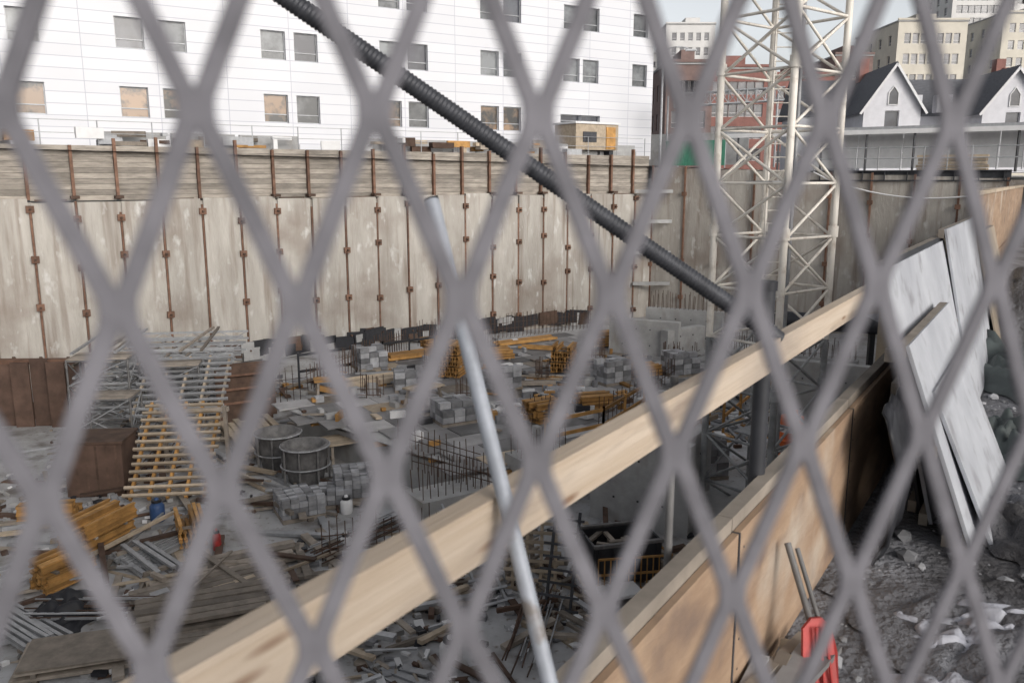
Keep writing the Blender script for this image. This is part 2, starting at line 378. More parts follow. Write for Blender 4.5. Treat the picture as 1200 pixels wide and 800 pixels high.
for k in range(10):
    h.cyl(bp_(9.5+k*1.1,.1,9.0),bp_(9.5+k*1.1,.1,10.2),.03,grey,6)
for z in(9.6,10.15): h.cyl(bp_(9.5,.1,z),bp_(19.4,.1,z),.03,grey,6)
h.done()
h=B('lumber_stack')
for i in range(6):
    for j in range(4): h.box(bp_(16.2,1.2+j*.3,8.85+i*.17),(3.2+rr(-.2,.2),.26,.14),woodp,rz=aB+rr(-.02,.02))
for j in(-1,1): h.box(bp_(16.2+j,1.6,8.7),(.12,1.3,.12),wood,rz=aB)
h.done()
h=B('site_office_trailer')
c=wp(L-3.4,2.4,0)
h.box(c+Vector((0,0,11.0)),(3.2,2.2,1.5),woodp,rz=aW); h.box(c+Vector((0,0,11.82)),(3.4,2.4,.12),white,rz=aW)
h.box(c-WN*1.13+Vector((-.5,-.3,11.0)),(1.0,.06,.6),dark,rz=aW); h.box(c-WN*1.13+WU*1.0+Vector((0,0,10.95)),(.7,.06,1.3),yel,rz=aW)
for k in(-1,1): h.box(c+WU*k*1.2+Vector((0,0,10.08)),(.3,1.9,.4),dark,rz=aW)
h.done()
h=B('steel_truss_gantry')
a0=Vector((10.9,58,13.7)); a1=Vector((17.8,56.5,14.0))
def truss(b,p,q,w,hh,n,m,r=.05):
    d=(q-p).normalized(); sd=d.cross(Vector((0,0,1))).normalized()*w/2; up=Vector((0,0,hh/2))
    cs=[sd+up,sd-up,-sd-up,-sd+up]
    for c_ in cs: b.cyl(p+c_,q+c_,r,m,6)
    for i in range(n):
        s_=p+(q-p)*i/n; t_=p+(q-p)*(i+1)/n
        for k in range(4):
            c1,c2=cs[k],cs[(k+1)%4]
            b.cyl(s_+c1,s_+c2,r*.6,m,5); 
            if i%2: b.cyl(s_+c1,t_+c2,r*.6,m,5)
            else: b.cyl(s_+c2,t_+c1,r*.6,m,5)
truss(h,a0,a1,.8,.8,12,grey)
for x in(a0,a1):
    for dx in(-.4,.4): h.cyl(Vector((x.x+dx,x.y,9.3)),Vector((x.x+dx,x.y,14)),.07,grey,6)
h.done()
h=B('street_lamp')
h.cyl((9.9,57,9.3),(9.9,57,16.5),.09,grey,8,.06)
for i in range(8):
    a=math.pi*i/8/1.4; b=math.pi*(i+1)/8/1.4
    h.cyl((9.9+1.0*(1-math.cos(a)),57,16.5+.5*math.sin(a)),(9.9+1.0*(1-math.cos(b)),57,16.5+.5*math.sin(b)),.05,grey,6)
h.box((11.7,57,16.8),(.7,.25,.12),grey); h.done()
# ---------------------------------------------------------------- tower crane mast
cr=B('tower_crane_mast')
cx,cy=6.08,19.5; S=1.9; ang=math.radians(38)
cor=[Vector((cx,cy,0))+Matrix.Rotation(ang+math.pi/2*k,3,'Z')@Vector((S/2,S/2,0)) for k in range(4)]
H=1.2; nz=20
ZZ=lambda v,z: Vector((v.x,v.y,z))
for i in range(nz):
    m=crane_d if i<4 else crane_m
    z0=i*H;z1=z0+H
    for k in range(4):
        p=cor[k];q=cor[(k+1)%4]
        cr.cyl(ZZ(p,z0),ZZ(p,z1),.085,m,8)
        if i%3==0: cr.cyl(ZZ(p,z0),ZZ(p,z0+.25),.12,m,8)
        cr.cyl(ZZ(p,z0+.02),ZZ(q,z0+.02),.035,m,6)
        cr.cyl(ZZ(p,z0),ZZ(q,z1),.034,m,6)
        if i%2: cr.cyl(ZZ(q,z0),ZZ(p,z1),.034,m,6)
for dx in(-.2,.2): cr.cyl((cx+dx,cy,0),(cx+dx,cy,nz*H),.025,crane_m,5)
z=0
while z<nz*H: cr.cyl((cx-.2,cy,z),(cx+.2,cy,z),.015,crane_m,5,caps=False); z+=.3
for i in range(2,nz,5): cr.box((cx,cy+.2,i*H+.05),(1.1,.7,.04),grey,rz=ang)
cr.cyl((cx+.3,cy-.3,0),(cx+.3,cy-.3,nz*H),.05,grey,8)
cr.box((cx,cy,.25),(3,3,.5),conc,rz=ang)
cr.done()
# ---------------------------------------------------------------- formwork deck
poly=[(-7.4,26),(-4.7,35.4),(4.3,40.9),(9,37.6),(7.8,32.2),(2.6,22.6),(-.6,20.0),(-3,21.8)]
def inside(x,y,P=poly):
    c=False;n=len(P)
    for i in range(n):
        x1,y1=P[i];x2,y2=P[(i+1)%n]
        if (y1>y)!=(y2>y) and x<(x2-x1)*(y-y1)/(y2-y1)+x1: c=not c
    return c
DZ=1.2
d=B('formwork_deck')
pin=[((x-.9)*.955+.9,(y-30)*.955+30) for x,y in poly]
d.prism(pin,0,DZ-.25,conc)
d.prism([((x-.9)*.98+.9,(y-30)*.98+30) for x,y in poly],DZ-.06,DZ-.04,conc)
for i in range(-16,20):
    for j in range(-16,20):
        p=Vector((0,30,0))+WU*(i*1.22+(j%2)*.6)+WN*j*.92
        if inside(p.x,p.y) and R()<.96:
            mm=plydk if R()<.9 else (woodp if R()<.35 else wood)
            d.box(p+Vector((0,0,DZ+rr(-.008,.008))),(1.19,.89,.05),mm,rz=aW+rr(-.012,.012))
for j in range(-12,16):
    p=Vector((0,30,DZ-.15))+WN*j*1.0
    for i in range(-20,24):
        q=p+WU*i*.8
        if inside(q.x,q.y) and inside(q.x+WU.x*.8,q.y+WU.y*.8): d.bar(q,q+WU*.79,.1,.14,yel)
d.done()
rb=B('rebar_starter_bars')
def rebarline(p,q,z,h,sp_=.22,rows=2,t=.022):
    p=Vector((*p,0));q=Vector((*q,0));n=int((q-p).length/sp_); sd=(q-p).normalized().cross(Vector((0,0,1)))*.25
    for i in range(n):
        for r_ in range(rows):
            a=p+(q-p)*i/n+sd*r_; hh=h*rr(.8,1.1)
            rb.bar((a.x,a.y,z),(a.x+rr(-.03,.03),a.y+rr(-.03,.03),z+hh),t,t,rustd)
    for zz in(.35,.6): rb.bar((p.x,p.y,z+h*zz),(q.x,q.y,z+h*zz),.018,.018,rustd)
rebarline((-7.2,28.5),(-4.8,36),DZ,1.0)
rebarline((-4.2,36.5),(4,41.3),DZ,1.1)
rebarline((-3.2,22.4),(-.8,20.3),DZ+.0,.7,.24,1)
rebarline((-2.6,20.6),(-.4,19.0),1.1,.7,.22,1)
rebarline((2.6,24),(7.6,33),DZ,.9,.35,1)
for c_ in((-1.5,27),(1,30),(3.5,34),(-3,31),(5.5,37),(.8,24.5),(-4.8,27.5),(-1.0,35),(4.6,30.5),(6.5,33.2)):
    for k in range(14):
        x=c_[0]+rr(-.4,.4);y=c_[1]+rr(-.4,.4); rb.bar((x,y,DZ),(x,y,DZ+rr(.6,.9)),.022,.022,rustd)
    for zz in(.2,.4): rb.bar((c_[0]-.4,c_[1]-.4,DZ+zz),(c_[0]+.4,c_[1]-.4,DZ+zz),.02,.02,rustd)
rebarline((-12,29),(-8,31.5),0,1.6,.25,1)
rb.done()
def concwall(c,sz,rz,rb_=True,name='concrete_wall'):
    b=B(name); b.box((c[0],c[1],c[2]+sz[2]/2),sz,conc,rz=rz)
    ux=Vector((math.cos(rz),math.sin(rz),0)); uy=Vector((-ux.y,ux.x,0))
    n=max(2,int(sz[0]/.6))
    for i in range(1,n):
        for zz in(.3,.75):
            p=Vector(c)+ux*(sz[0]*(i/n-.5))-uy*(sz[1]/2+.004)
            b.box((p.x,p.y,c[2]+sz[2]*zz),(.05,.02,.05),dark,rz=rz)
    if rb_:
        for i in range(int(sz[0]/.2)):
            for e_ in(-.3,.3):
                p=Vector(c)+ux*(sz[0]*-.5+.1+i*.2)+uy*sz[1]*e_
                b.bar((p.x,p.y,c[2]+sz[2]),(p.x+rr(-.04,.04),p.y,c[2]+sz[2]+rr(.5,.8)),.02,.02,rustd)
    b.done()
concwall((5.6,34.6,DZ),(3.0,.4,1.5),-.45,False)
concwall((7.2,34.4,DZ),(2.2,.4,1.2),.6,False)
concwall((7.6,36.2,DZ),(3.4,.4,1.7),-.45)
concwall((3.2,19.6,0),(2.6,.35,2.3),-.55,False)
concwall((4.45,20.1,0),(2.2,.35,2.2),.95,False)
concwall((-1.4,19.3,0),(2.2,1.0,1.1),aW,True)
concwall((.7,20.9,0),(1.6,.8,1.5),aW,True)
concwall((11.0,27.5,0),(3.5,.4,2.4),-.5,False)
concwall((10.5,31,0),(5,.5,2.0),-.5,True)
# ---------------------------------------------------------------- site objects
def beamstack(name,c,rz,L_,rows,cols,mat,w=.12,h=.2,gap=.05,cross=True):
    b=B(name); ux=Vector((math.cos(rz),math.sin(rz),0)); uy=Vector((-ux.y,ux.x,0)); z=c[2]
    for r_ in range(rows):
        if cross and r_%2==0 :
            for t in(-.35,.35): b.box(Vector((c[0],c[1],z+.04))+ux*L_*t,(.09,cols*(w+gap),.08),wood,rz=rz)
            z+=.08
        for k in range(cols):
            if r_==rows-1 and R()<.25: continue
            p=Vector((c[0],c[1],z+h/2))+uy*((k-(cols-1)/2)*(w+gap))+ux*rr(-.1,.1)
            b.box(p,(L_*rr(.9,1),w,h),mat,rz=rz+rr(-.03,.03))
        z+=h+.004
    return b.done()
def hbeamstack(c,rz,L_,rows,cols):
    b=B('timber_i_beam_stack'); ux=Vector((math.cos(rz),math.sin(rz),0)); uy=Vector((-ux.y,ux.x,0)); z=c[2]+.1
    for t in(-.35,.35): b.box(Vector((c[0],c[1],c[2]+.05))+ux*L_*t,(.1,cols*.1,.1),wood,rz=rz)
    for r_ in range(rows):
        for k in range(cols):
            if r_==rows-1 and R()<.3: continue
            p=Vector((c[0],c[1],z))+uy*((k-(cols-1)/2)*.105)+ux*rr(-.07,.07); a=rz+rr(-.015,.015)
            b.box(p+Vector((0,0,.02)),(L_,.08,.04),yel,rz=a); b.box(p+Vector((0,0,.16)),(L_,.08,.04),yel,rz=a); b.box(p+Vector((0,0,.09)),(L_*.99,.03,.1),yel,rz=a)
        z+=.184
        if r_%2 and r_<rows-1:
            for t in(-.3,.3): b.box(Vector((c[0],c[1],z+.025))+ux*L_*t,(.07,cols*.105,.05),wood,rz=rz)
            z+=.054
    b.done()
def lattice(name,c,rz,W,Ln,tilt,m1,m2,n1=8,n2=5,t=.09):
    b=B(name); mt=Matrix.Translation(c)@Matrix.Rotation(rz,4,'Z')@Matrix.Rotation(tilt,4,'X')
    for i in range(n2):
        x=-W/2+W*i/(n2-1); b.bar(mt@Vector((x,0,0)),mt@Vector((x,Ln,0)),t,t*1.6,m2,up=mt.to_3x3()@Vector((0,0,1)))
    for j in range(n1):
        y=Ln*(j+.3)/n1; b.bar(mt@Vector((-W/2-.15+rr(-.05,.05),y,t*1.35)),mt@Vector((W/2+.15+rr(-.05,.05),y,t*1.35)),t,t,m1,up=mt.to_3x3()@Vector((0,0,1)))
    return b.done()
b=B('formwork_truss_stack')
base=Vector((-13.0,28.6,0)); rz=.15
ux=Vector((math.cos(rz),math.sin(rz),0)); uy=Vector((-ux.y,ux.x,0))
for lay in range(6):
    z=.3+lay*.42
    for k in range(4):
        p=base+uy*(k*1.15-.4)+Vector((0,0,z)); x0=-2.2+rr(-.2,.2)+lay*.25
        b.bar(p+ux*x0,p+ux*(x0+4.2),.07,.07,grey); b.bar(p+ux*x0+Vector((0,0,.28)),p+ux*(x0+4.2)+Vector((0,0,.28)),.07,.07,grey)
        for i in range(8):
            a=p+ux*(x0+i*.52); q=a+ux*.52
            if i%2: b.bar(a,q+Vector((0,0,.28)),.03,.03,grey)
            else: b.bar(a+Vector((0,0,.28)),q,.03,.03,grey)
    for k in range(7):
        if R()<.8: b.bar(base+ux*(-2+k*.7)+uy*-.9+Vector((0,0,z+.34)),base+ux*(-2+k*.7+rr(-.3,.3))+uy*3.8+Vector((0,0,z+.34)),.09,.07,wood if R()<.6 else grey)
b.done()
def scaffold(c,rz,W,D,Hh,lv):
    b=B('scaffold_tower'); mt=Matrix.Translation(c)@Matrix.Rotation(rz,4,'Z')
    P_=[mt@Vector(p) for p in((0,0,0),(W,0,0),(W,D,0),(0,D,0))]; U_=Vector((0,0,1))
    for p in P_: b.cyl(p,p+U_*(Hh+.2),.035,tubm,6)
    for l in range(lv+1):
        z=.15+Hh*l/lv
        for k in range(4): b.cyl(P_[k]+U_*z,P_[(k+1)%4]+U_*z,.028,tubm,6)
        if l<lv:
            for k in range(4): b.cyl(P_[k]+U_*z,P_[(k+1)%4]+U_*(z+Hh/lv),.022,grey,6)
    for k in range(4): b.bar(P_[0]+(P_[3]-P_[0])*(k+.5)/4+U_*(Hh+.2),P_[1]+(P_[2]-P_[1])*(k+.5)/4+U_*(Hh+.2),D/4*.9,.04,wood)
    b.done()
scaffold((-14.6,26.6,0),.15,1.9,1.2,2.5,3); scaffold((-12.2,26.9,0),.2,1.7,1.2,2.2,3); scaffold((-13.2,24.3,0),.1,1.6,1.0,1.8,2)
b=B('steel_form_panel')
for k in range(2):
    c_=Vector((-9.6,28.9+k*.5,1.0)); b.box(c_,(1.9,.08,2.0),rustd,rz=.5,rx=-.15)
    for j in range(4): b.box(c_+Vector((0,-.1,-.8+j*.5)),(1.9,.1,.08),rust,rz=.5,rx=-.15)
b.done()
lattice('formwork_panel',(-9.2,21.0,.15),.12,1.9,3.2,math.radians(38),woodp,yel,13,5,.075)
lattice('formwork_panel',(-10.5,25.0,1.2),.2,2.6,3.6,math.radians(20),grey,woodp,10,5,.07)
b=B('formwork_prop_frame')
for x in(-10.1,-8.3): b.bar((x,23.3,0),(x,23.2,2.1),.1,.1,wood)
b.bar((-10.2,23.25,1.9),(-8.2,23.25,2.0),.12,.12,wood); b.bar((-10.1,23.3,.2),(-8.3,23.3,1.9),.08,.08,wood); b.done()
b=B('brown_steel_container')
b.box((-11.4,22.1,.75),(1.5,1.2,1.5),brown,rz=.1)
for k in range(6): b.box((-12.05+k*.26,21.46+.026*k,.75),(.06,.06,1.4),rustd,rz=.1)
b.box((-11.4,22.1,1.53),(1.6,1.3,.07),rustd,rz=.1); b.done()
b=B('rusted_sheet_pile_panel')
for k in range(7): b.box((-18.9+k*.62,28.2-.12*(k%2),1.2+rr(-.15,.1)),(.6,.1,2.4),brown,rz=.1)
b.box((-17,28.3,2.3),(4.4,.3,.15),rust,rz=.05)
for k in range(5): b.bar((-19+k,28.4,0),(-19.3+k,29.9,2.1),.1,.1,rustd)
b.done()
def bucket(c,r,h):
    b=B('concrete_mixing_tub'); n=24
    prof=[(r*.72,.0),(r*.8,.06),(r*.95,h*.6),(r,h),(r+.06,h+.03),(r+.06,h+.08),(r-.04,h+.08),(r-.06,h*.7),(r*.72,.12),(0.01,.1)]
    vs=[];fs=[]
    for (a,z) in prof:
        for i in range(n): t=2*math.pi*i/n; vs.append((c[0]+a*math.cos(t),c[1]+a*math.sin(t),c[2]+z))
    for j in range(len(prof)-1):
        for i in range(n): fs.append((j*n+i,j*n+(i+1)%n,(j+1)*n+(i+1)%n,(j+1)*n+i))
    b.add(vs,fs,tubm,True)
    for i in range(8): 
        t=2*math.pi*i/8; b.bar((c[0]+(r+.05)*math.cos(t),c[1]+(r+.05)*math.sin(t),c[2]+.1),(c[0]+(r+.05)*math.cos(t),c[1]+(r+.05)*math.sin(t),c[2]+h),.05,.05,tubm)
    n=28
    for zz in(h+.04,h*.5):
        for i in range(n):
            t=2*math.pi*i/n;t2=2*math.pi*(i+1)/n; rad=r+.07
            b.cyl((c[0]+rad*math.cos(t),c[1]+rad*math.sin(t),c[2]+zz),(c[0]+rad*math.cos(t2),c[1]+rad*math.sin(t2),c[2]+zz),.028,grey,5,caps=False)
    b.done()
bucket((-7.0,23.9,0),.62,1.05); bucket((-5.9,22.7,0),.62,1.05)
def blockstack(c,rz,nx,ny,nz,mat,sz=(.4,.2,.2),name='masonry_block_stack'):
    b=B(name); ux=Vector((math.cos(rz),math.sin(rz),0)); uy=Vector((-ux.y,ux.x,0))
    b.box((c[0],c[1],c[2]+.06),(nx*sz[0],ny*sz[1],.1),wood,rz=rz)
    for k in range(nz):
        for i in range(nx):
            for j in range(ny):
                if k==nz-1 and R()<.35: continue
                p=Vector((c[0],c[1],c[2]+.12+sz[2]*(k+.5)))+ux*(i-(nx-1)/2)*sz[0]+uy*(j-(ny-1)/2)*sz[1]
                b.box(p,(sz[0]*.94,sz[1]*.92,sz[2]*.94),mat,rz=rz+rr(-.04,.04))
    b.done()
blockstack((-5.5,20.3,0),.5,5,8,4,stone,(.22,.13,.13)); blockstack((-4.3,21.6,0),.3,5,8,5,stone,(.22,.13,.13)); blockstack((-4.7,21.0,0),.2,4,6,3,stone,(.22,.13,.13))
for c_,rz_,nz_b in [((-1.8,24.6,DZ),.5,3),((-.4,28.6,DZ),.6,4),((3.6,29.6,DZ),.55,4),((-5.6,32.0,DZ),.55,4),((6.4,30.9,DZ),.4,4),((-3.6,28.6,DZ),.2,3),((5.6,23.2,0),.2,5)]:
    blockstack(c_,rz_,3,5,nz_b,stone,(.38,.2,.2))
for c_,rz_,l_,r_,k_ in [((-9.7,18.3,0),1.25,1.5,4,8),((-9.6,16.5,0),1.1,1.1,3,7),((-7.7,18.7,0),-1.1,1.2,3,6),((-11.8,20.0,0),.2,1.3,2,6)]:
    hbeamstack(c_,rz_,l_,r_,k_)
for c_,rz_,r_ in [((-2.2,30.6,DZ),1.3,6),((2.0,31.3,DZ),1.3,5),((1.0,24.6,DZ),.6,3),((2.7,26.2,DZ),.3,2),((5.0,30.6,DZ),.5,2),((-.6,33.6,DZ),.4,2),((4.2,36.4,DZ),.4,3),((-3.4,36.0,DZ),.5,2)]:
    hbeamstack(c_,rz_,1.1,r_,8)
beamstack('lumber_stack',(-5.2,29.2,DZ),aW,2.6,1,6,woodp); beamstack('lumber_stack',(.5,29,DZ),.1,2.2,1,4,wood,.12,.1)
beamstack('lumber_stack',(1.5,35.5,DZ),-.3,2.4,1,4,yel,.1,.1)
beamstack('lumber_stack',(-4.0,34.0,DZ),aW,3.0,2,5,yel,.1,.1); beamstack('lumber_stack',(.6,37.2,DZ),aW,3.2,1,5,yel,.1,.1)
def table(c,rz,m=woodp,s=1.0):
    b=B('carpenter_work_table'); ux=Vector((math.cos(rz),math.sin(rz),0)); uy=Vector((-ux.y,ux.x,0)); c=Vector(c)
    for k in range(5): b.box(c+uy*(k-2)*.2*s+Vector((0,0,.8*s)),(1.5*s,.18*s,.05),m,rz=rz)
    for a in(-1,1):
        for q in(-1,1): b.bar(c+ux*a*.6*s+uy*q*.5*s,c+ux*a*.55*s+uy*q*.3*s+Vector((0,0,.78*s)),.08,.08,wood)
        b.bar(c+ux*a*.6*s-uy*.45*s+Vector((0,0,.35)),c+ux*a*.6*s+uy*.45*s+Vector((0,0,.35)),.06,.06,wood)
    b.done()
table((-5.0,24.2,0),.5); table((-2.9,26.5,DZ),.9,woodp,.8); table((-6.3,27.9,DZ),.3,yel,.7)
def guard(name,pts,z,mat,h=1.0,m2=None):
    b=B(name)
    for p,q in zip(pts,pts[1:]):
        p=Vector((*p,z));q=Vector((*q,z)); n=max(1,int((q-p).length/1.2))
        for i in range(n+1): b.bar(p+(q-p)*i/n,p+(q-p)*i/n+Vector((0,0,h+.1)),.07,.07,m2 or mat)
        for f_ in(.5,1.0): b.bar(p+Vector((0,0,h*f_)),q+Vector((0,0,h*f_)),.04,.1,mat)
    b.done()
guard('timber_guard_rail',[(.9,21.6),(2.6,22.8),(4.2,25.6)],DZ,yel,.9)
guard('timber_guard_rail',[(6.2,23.5),(8.0,26.5),(9.5,28.5)],1.2,yel,1.0)
guard('black_site_fence',[(-8.2,31.2),(-5.3,33.4),(-3.3,34.9)],0.6,dark,1.3)
b=B('plywood_wall_form')
b.box((4.9,22.9,1.1),(2.6,.06,2.2),ply,rz=.75)
for k in range(5):
    p=Vector((4.95,22.75,1.1))+Vector((math.cos(.75),math.sin(.75),0))*(k-2)*.55; b.box(p,(.08,.1,2.3),yel,rz=.75)
for z in(.5,1.1,1.7): b.box((5.02,22.6,z),(2.7,.09,.12),woodp,rz=.75)
b.done()
lattice('timber_lattice_form',(.45,16.2,.0),-.15,.9,2.0,math.radians(80),woodp,woodp,10,4,.06)
lattice('timber_lattice_form',(.2,16.9,.0),.9,.9,1.8,math.radians(84),wood,wood,9,3,.06)
lattice('ladder',(-.3,15.4,.05),.5,.5,2.6,math.radians(35),grey,grey,9,2,.05)
lattice('ladder',(.9,15.2,.05),-.3,.5,2.0,math.radians(65),dark,dark,8,2,.05)
b=B('steel_waste_bin')
bx=Vector((2.35,17.0,0)); rz=.25
b.box(bx+Vector((0,0,.1)),(1.5,1.0,.08),dark,rz=rz)
ux=Vector((math.cos(rz),math.sin(rz),0)); uy=Vector((-ux.y,ux.x,0))
for sgn in(-1,1):
    b.box(bx+uy*.5*sgn+Vector((0,0,.5)),(1.5,.05,.85),dark,rz=rz); b.box(bx+ux*.75*sgn+Vector((0,0,.5)),(.05,.96,.85),dark,rz=rz)
    b.box(bx+uy*.52*sgn+Vector((0,0,.93)),(1.56,.09,.07),tubm,rz=rz)
    for k in range(5): b.box(bx+uy*.54*sgn+ux*(k-2)*.33+Vector((0,0,.5)),(.06,.05,.8),dark,rz=rz)
for k in range(16): b.box(bx+Vector((rr(-.5,.5),rr(-.3,.3),rr(.5,.85))),(rr(.3,.8),.1,.06),wood,rz=rr(0,3))
b.done()
b=B('yellow_basket_fence')
c_=Vector((2.6,16.1,0))
for k in range(13): b.bar(c_+Vector((k*.13-.8,.02*k,0)),c_+Vector((k*.13-.8,.02*k,.75)),.025,.025,yel)
for z in(.05,.4,.75): b.bar(c_+Vector((-.8,0,z)),c_+Vector((.78,.24,z)),.04,.04,yel)
for z in(.05,.75): b.bar(c_+Vector((.78,.24,z)),c_+Vector((.5,.9,z)),.04,.04,yel)
b.done()
b=B('white_insulation_board'); b.box((2.15,15.75,.22),(1.0,.5,.06),white,rz=.35,rx=.05); b.box((2.0,15.9,.15),(.9,.5,.06),white,rz=.5); b.done()
def gascyl(c,m,name='gas_cylinder',r=.12,h=.6):
    b=B(name); n=14; prof=[(r*.9,0),(r,.05),(r,h*.8),(r*.75,h*.93),(r*.35,h),(r*.3,h+.1),(.01,h+.12)]
    vs=[];fs=[]
    for a,z in prof:
        for i in range(n): t=2*math.pi*i/n; vs.append((c[0]+a*math.cos(t),c[1]+a*math.sin(t),c[2]+z))
    for j in range(len(prof)-1):
        for i in range(n): fs.append((j*n+i,j*n+(i+1)%n,(j+1)*n+(i+1)%n,(j+1)*n+i))
    b.add(vs,fs,m,True); b.cyl((c[0],c[1],c[2]+h),(c[0],c[1],c[2]+h+.06),r*.7,dark,10); b.done()
gascyl((-6.9,18.2,0),red,'gas_cylinder',.1,.42); 
gascyl((-9.0,19.9,0),blue,'water_drum',.18,.5)
gascyl((-3.9,18.3,0),white,'plastic_pail',.13,.3); gascyl((-4.3,20.4,0),white,'plastic_pail',.16,.38);gascyl((-1.1,13.6,0),white,'plastic_pail',.2,.4)
def barrel(c,s=1.0):
    b=B('safety_barrel')
    z=0
    for i,(m,h_,r_) in enumerate([(black,.1,.42),(orange,.2,.3),(white,.15,.285),(orange,.17,.27),(white,.14,.255),(orange,.16,.24)]):
        b.cyl((c[0],c[1],c[2]+z*s),(c[0],c[1],c[2]+(z+h_)*s),r_*s,m,18,r_*s*.95); z+=h_
    b.box((c[0],c[1],c[2]+(z+.07)*s),(.2*s,.06*s,.14*s),orange); b.done()
barrel((8.6,24.6,0),1.5); barrel((8.0,23.2,0),1.2)
b=B('orange_mesh_barrier')
for k in range(9):
    b.bar((7.0+k*.25,21.6+k*.1,.0),(7.0+k*.25,21.6+k*.1,1.0),.05,.03,orange)
for j in range(7): b.bar((7.0,21.6,.1+j*.15),(9.0,22.4,.1+j*.15+.05*math.sin(j)),.04,.05,orange)
b.done()
def crumple(name,c,w,d,h,m,n=26,seed=0,smooth=False,fr=6):
    b=B(name); vs=[];fs=[]
    for i in range(n+1):
        for j in range(n+1):
            x=(i/n-.5);y=(j/n-.5); e_=max(0,1-(abs(x)*2)**3)*max(0,1-(abs(y)*2)**3)
            q=Vector((x*fr+seed,y*fr,seed)); hh=abs(noise.noise(q))*1.1+abs(noise.noise(q*2.3))*.4+.15
            vs.append((c[0]+x*w*(1+.3*noise.noise(q+Vector((9,9,0)))),c[1]+y*d*(1+.3*noise.noise(q+Vector((3,7,0)))),c[2]+hh*h*e_+.01))
    for i in range(n):
        for j in range(n): q=i*(n+1)+j; fs.append((q,q+n+1,q+n+2,q+1))
    b.add(vs,fs,m,smooth); b.done()
crumple('dark_tarpaulin',(-8.9,15.3,0),1.3,1.5,.45,black,40,2,True,3)
crumple('dark_tarpaulin',(-12.5,23.8,0),1.8,1.6,.6,black,40,6,True,3)
beamstack('lumber_stack',(-6.3,16.1,0),.55,3.2,2,5,wood,.18,.06); beamstack('lumber_stack',(-6.1,15.0,0),.35,2.6,3,5,wood,.2,.07)
beamstack('lumber_stack',(-6.4,17.2,0),.5,3.4,1,4,wood,.2,.09);beamstack('lumber_stack',(-8.4,26.2,0),2.1,3.6,4,7,woodp,.2,.07)
beamstack('lumber_stack',(-8.1,17.2,0),-.75,2.0,3,5,grey,.1,.06); beamstack('steel_prop_stack',(-9.4,14.6,0),-.6,2.2,2,7,grey,.07,.07)
beamstack('lumber_stack',(-5.0,13.9,0),.3,2.4,2,6,wood,.16,.06); beamstack('steel_prop_stack',(-8.3,17.9,0),1.1,1.6,2,8,grey,.07,.07)
beamstack('steel_prop_stack',(-10.9,15.9,0),.9,2.2,3,8,grey,.07,.07); beamstack('plywood_sheet_stack',(-7.6,13.6,0),.3,2.2,4,1,wood,1.1,.03)
beamstack('plywood_sheet_stack',(-3.0,15.4,0),.7,1.8,4,1,woodp,.9,.03)
def scatter(name,n,region,mats,lr=(.5,2.5),w=(.04,.2),h=(.03,.1),z0=.02,zt=.35,biasang=None,tilt=.1):
    b=B(name)
    cl=[(rr(r[0],r[1]),rr(r[2],r[3]),rr(0,3.14)) for r in region for _ in range(4)]
    for i in range(n):
        if R()<.6:
            c0=random.choice(cl); x=random.gauss(c0[0],.6); y=random.gauss(c0[1],.6); a0_=c0[2]+random.gauss(0,.25)
        else:
            x0,x1,y0,y1=random.choice(region); x=rr(x0,x1);y=rr(y0,y1); a0_=random.choice([aW,aW+math.pi/2,rr(0,3.14),.3])
        if (x>.645*(y-1.27)-.8): continue
        if -7<x<-3.4 and 17.9<y<19.8 and R()<.8: continue
        a=a0_+rr(-.15,.15)
        z=z0+rr(0,1)**3*zt
        onz=DZ+.03 if inside(x,y) else 0
        b.box((x,y,onz+z),(rr(*lr),rr(*w),rr(*h)),random.choice(mats),rz=a,ry=rr(-tilt,tilt))
    b.done()
leftreg=[(-16,-5,18,28),(-12,-4,13,19),(-10,-4,14,22),(-14,-8,15,24)]
midreg=[(-5,1.5,13,19),(-4,3,14,20),(1,4,14,18),(-5,-1,12,16)]
scatter('scattered_lumber',240,leftreg,[wood,woodp,wood,rustd,grey],(.4,2.6),(.05,.2))
scatter('scattered_lumber',180,midreg,[wood,woodp,rustd,grey,wood],(.3,1.8),(.04,.16))
scatter('formwork_offcuts',200,[(-8,8,21,39)],[woodp,wood,yel,grey,dark],(.3,1.4),(.05,.2),(.03,.08),.03,.08)
scatter('small_deck_materials',320,[(-7,8,22,38)],[yel,stone,dark,conc,grey,white,stone],(.1,.5),(.08,.3),(.08,.35),.05,.05)
scatter('construction_debris',1000,leftreg+midreg,[wood,stone,dark,conc,rustd,white],(.05,.28),(.04,.18),(.03,.12),.02,.08,None,.4)
scatter('construction_debris',240,[(3,12,19,34),(-14,-6,27,34)],[wood,stone,dark,conc,yel,rustd],(.1,1.4),(.05,.3),(.03,.2),.02,.3,None,.3)
b=B('rebar_bundle')
for c_ in((-2.5,16.5),(-3.6,18.6),(-8,15.2),(.5,14.6),(-10.8,24.5)):
    a=rr(0,3)
    for k in range(22):
        d_=Vector((math.cos(a+rr(-.05,.05)),math.sin(a+rr(-.05,.05)),0)); p=Vector((c_[0]+rr(-.4,.4),c_[1]+rr(-.4,.4),rr(.03,.25)))
        b.bar(p-d_*1.3,p+d_*1.3,.025,.025,rustd if R()<.6 else grey)
b.done()
b=B('wall_rebar_cage')
for k in range(20):
    x=-4.3+k*.17; b.bar((x,17.6+.25*k*.17,0),(x,17.6+.25*k*.17,rr(.8,1.2)),.02,.02,rustd)
for z in(.3,.6): b.bar((-4.3,17.6,z),(-1.05,18.4,z),.02,.02,rustd)
b.done()
b=B('concrete_pipe')
b.cyl((10.5,33,3.0),(20,29,3.0),.35,dark,16)
for k in range(4): b.box((11.5+k*2.4,32.6-k*1.0,1.35),(.2,.2,2.6),dark)
b.done()
